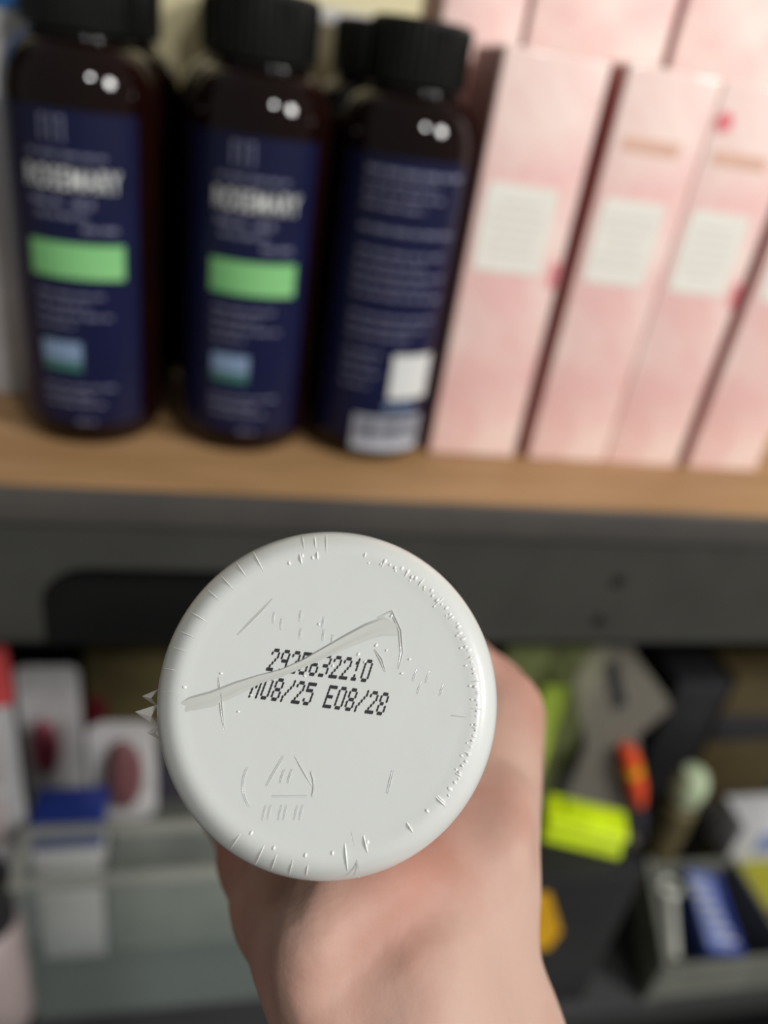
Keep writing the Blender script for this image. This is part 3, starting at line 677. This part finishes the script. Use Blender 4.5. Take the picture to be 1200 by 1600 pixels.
# surface relief: thumb tendon, wrist folds
def hit(x, y):                                          # where the sight line through a photo pixel meets the skin, in bottle millimetres
    d = Vector(CW.T @ np.array([x - 600, y - 800, F])).normalized(); o = -CEN
    for k in range(400):
        p = o + d * (0.10 + k * 0.0004); q = np.array([p.dot(R_), p.dot(U_), p.dot(A_)]) * 1000
        i_ = np.round((q - [rr_[0], uu_[0], aa_[0]]) / VOX).astype(int)
        if (i_ >= 0).all() and (i_ < body.shape).all() and body[tuple(i_)] < 0: return tuple(q)
    return None
def pick(pts): return [h for h in (hit(*p) for p in pts) if h is not None]
def groove(pts, r, k):
    global body
    pts = pick(pts)
    if len(pts) < 2: return
    d = chain(pts, [r] * len(pts), 1); h = np.clip(0.5 - 0.5 * (body + d) / k, 0, 1)
    body = body + (-d - body) * h + k * h * (1 - h)
def swell(pts, r, k):
    global body
    pts = pick(pts)
    if len(pts) >= 2: body = smin(body, chain([(p[0], p[1], p[2] + r * 0.5) for p in pts], [r] * len(pts), 2), k)
swell([(470, 1450), (490, 1500), (515, 1570)], 5.0, 7)              # ball of the thumb
swell([(800, 1250), (790, 1330)], 4.0, 6)
groove([(545, 1580), (590, 1520), (650, 1465), (700, 1430)], 3.4, 7)  # hollow beside the thumb tendon
swell([(525, 1600), (585, 1556), (640, 1508), (690, 1470)], 1.5, 3.5)  # tendon
groove([(436, 1365), (420, 1400), (404, 1445), (400, 1490), (412, 1540)], 2.0, 3.5)
groove([(474, 1372), (462, 1400), (452, 1425)], 1.0, 2.5)
groove([(380, 1345), (376, 1380), (380, 1410)], 1.0, 2.5)
# contact with the bottle
rad_ax = np.sqrt(GR ** 2 + GU ** 2)
prof_r = np.interp(GA, [-30, 3, 88, 96, 101, 138, 139], [25, 25, 25, 23, 20.9, 20.9, 0])
body = np.maximum(body, prof_r + 0.15 - rad_ax)
body = np.maximum(body, 3.0 - GA - 0 * rad_ax + np.where(GU < -31, -200, 0))
def surface_nets(D, ax, ay, az):
    S = D < 0
    nx, ny, nz = D.shape
    acc = np.zeros((nx - 1, ny - 1, nz - 1, 3)); cnt = np.zeros((nx - 1, ny - 1, nz - 1))
    corners = [(i, j, k) for i in (0, 1) for j in (0, 1) for k in (0, 1)]
    sl = lambda c: D[c[0]:nx - 1 + c[0], c[1]:ny - 1 + c[1], c[2]:nz - 1 + c[2]]
    for c in corners:
        for ax_ in range(3):
            if c[ax_]: continue
            c2 = list(c); c2[ax_] = 1; d1 = sl(c); d2 = sl(c2); cr = (d1 < 0) != (d2 < 0)
            tt = np.where(cr, d1 / np.where(cr, d1 - d2, 1), 0)
            for q in range(3): acc[..., q] += np.where(cr, c[q] + (tt if q == ax_ else 0), 0)
            cnt += cr
    idx = -np.ones(cnt.shape, int); mk = cnt > 0; idx[mk] = np.arange(mk.sum())
    ii = np.argwhere(mk); p = ii + acc[mk] / cnt[mk][:, None]
    V = np.stack([ax[0] + p[:, 0] * VOX, ay[0] + p[:, 1] * VOX, az[0] + p[:, 2] * VOX], 1)
    Fc = []
    for q in range(3):
        o1, o2 = [(1, 2), (2, 0), (0, 1)][q]
        a = np.take(S, range(0, S.shape[q] - 1), q); b = np.take(S, range(1, S.shape[q]), q)
        E_ = np.argwhere(a != b)
        E_ = E_[(E_[:, o1] > 0) & (E_[:, o2] > 0) & (E_[:, o1] < D.shape[o1] - 1) & (E_[:, o2] < D.shape[o2] - 1)]
        quad = []
        for s1, s2 in ((0, 0), (1, 0), (1, 1), (0, 1)):
            e = E_.copy(); e[:, o1] -= s1; e[:, o2] -= s2; quad.append(idx[e[:, 0], e[:, 1], e[:, 2]])
        Fc.append(np.stack(quad, 1))
    return V, np.concatenate(Fc)
V, Fc = surface_nets(body, rr_, uu_, aa_)
lab_ = np.arange(len(V))
while True:                                             # keep the one connected skin
    mn = lab_[Fc].min(1); new = lab_.copy()
    for q in range(4): np.minimum.at(new, Fc[:, q], mn)
    new = new[new]
    if (new == lab_).all(): break
    lab_ = new
ids, cn = np.unique(lab_, return_counts=True); print('pieces', cn)
keep = lab_ == ids[cn.argmax()]; remap = np.cumsum(keep) - 1
Fc = remap[Fc[keep[Fc[:, 0]]]]; V = V[keep]
nbr = np.concatenate([Fc[:, [0, 1]], Fc[:, [1, 2]], Fc[:, [2, 3]], Fc[:, [3, 0]]])
for it in range(3):                                     # light smoothing
    s = np.zeros_like(V); c = np.zeros(len(V))
    for x, y in ((0, 1), (1, 0)):
        np.add.at(s, nbr[:, x], V[nbr[:, y]]); np.add.at(c, nbr[:, x], 1)
    V = V * 0.5 + 0.5 * s / c[:, None]
person = thing('person', tuple(L(30, -200, 20)), 'bare right hand and forearm gripping the white bottle from below', 'person')
g = G(); g.v = [tuple(L(*p)) for p in V]; g.f = [tuple(map(int, q)) for q in Fc]
obj('hand', g, M['skin'], person, angle=180)
def nail(c, n_, along, wd, ln):
    c, n_, al = Vector(c), Vector(n_).normalized(), Vector(along).normalized(); sd = n_.cross(al); V = []; Fc = []; k = 7
    for i in range(k):
        for j in range(k):
            x, y = (i / (k - 1) - 0.5) * 2, (j / (k - 1) - 0.5) * 2
            xx = x * wd * (1 - 0.12 * y * y); V.append(c + sd * xx + al * (y * ln) - n_ * (0.35 * xx * xx / wd) + n_ * 0.25)
    for i in range(k - 1):
        for j in range(k - 1): Fc.append((i * k + j, (i + 1) * k + j, (i + 1) * k + j + 1, i * k + j + 1))
    return Lg(G().add(V, Fc))
for m_, rc, r1, ta in ((MCP[0], 32.0, 6.6, 150), (MCP[1], 33.4, 7.0, 158), (MCP[2], 31.5, 6.6, 158), (MCP[3], 28.6, 5.8, 150)):
    ro = rc + r1 - 0.3; q = R(ta - 3)
    obj('fingernail', nail((ro * math.cos(q), ro * math.sin(q), m_[2]), (math.cos(q), math.sin(q), 0), (-math.sin(q), math.cos(q), 0), 4.6, 5.2), M['nail'], person)
tn = Vector((-28.5, -15, 0)).normalized()
obj('fingernail', nail((-28.2 + tn.x * 7.1, -15.4 + tn.y * 7.1, 105), tuple(tn), (-7, 11, 22), 5.4, 6.5), M['nail'], person)
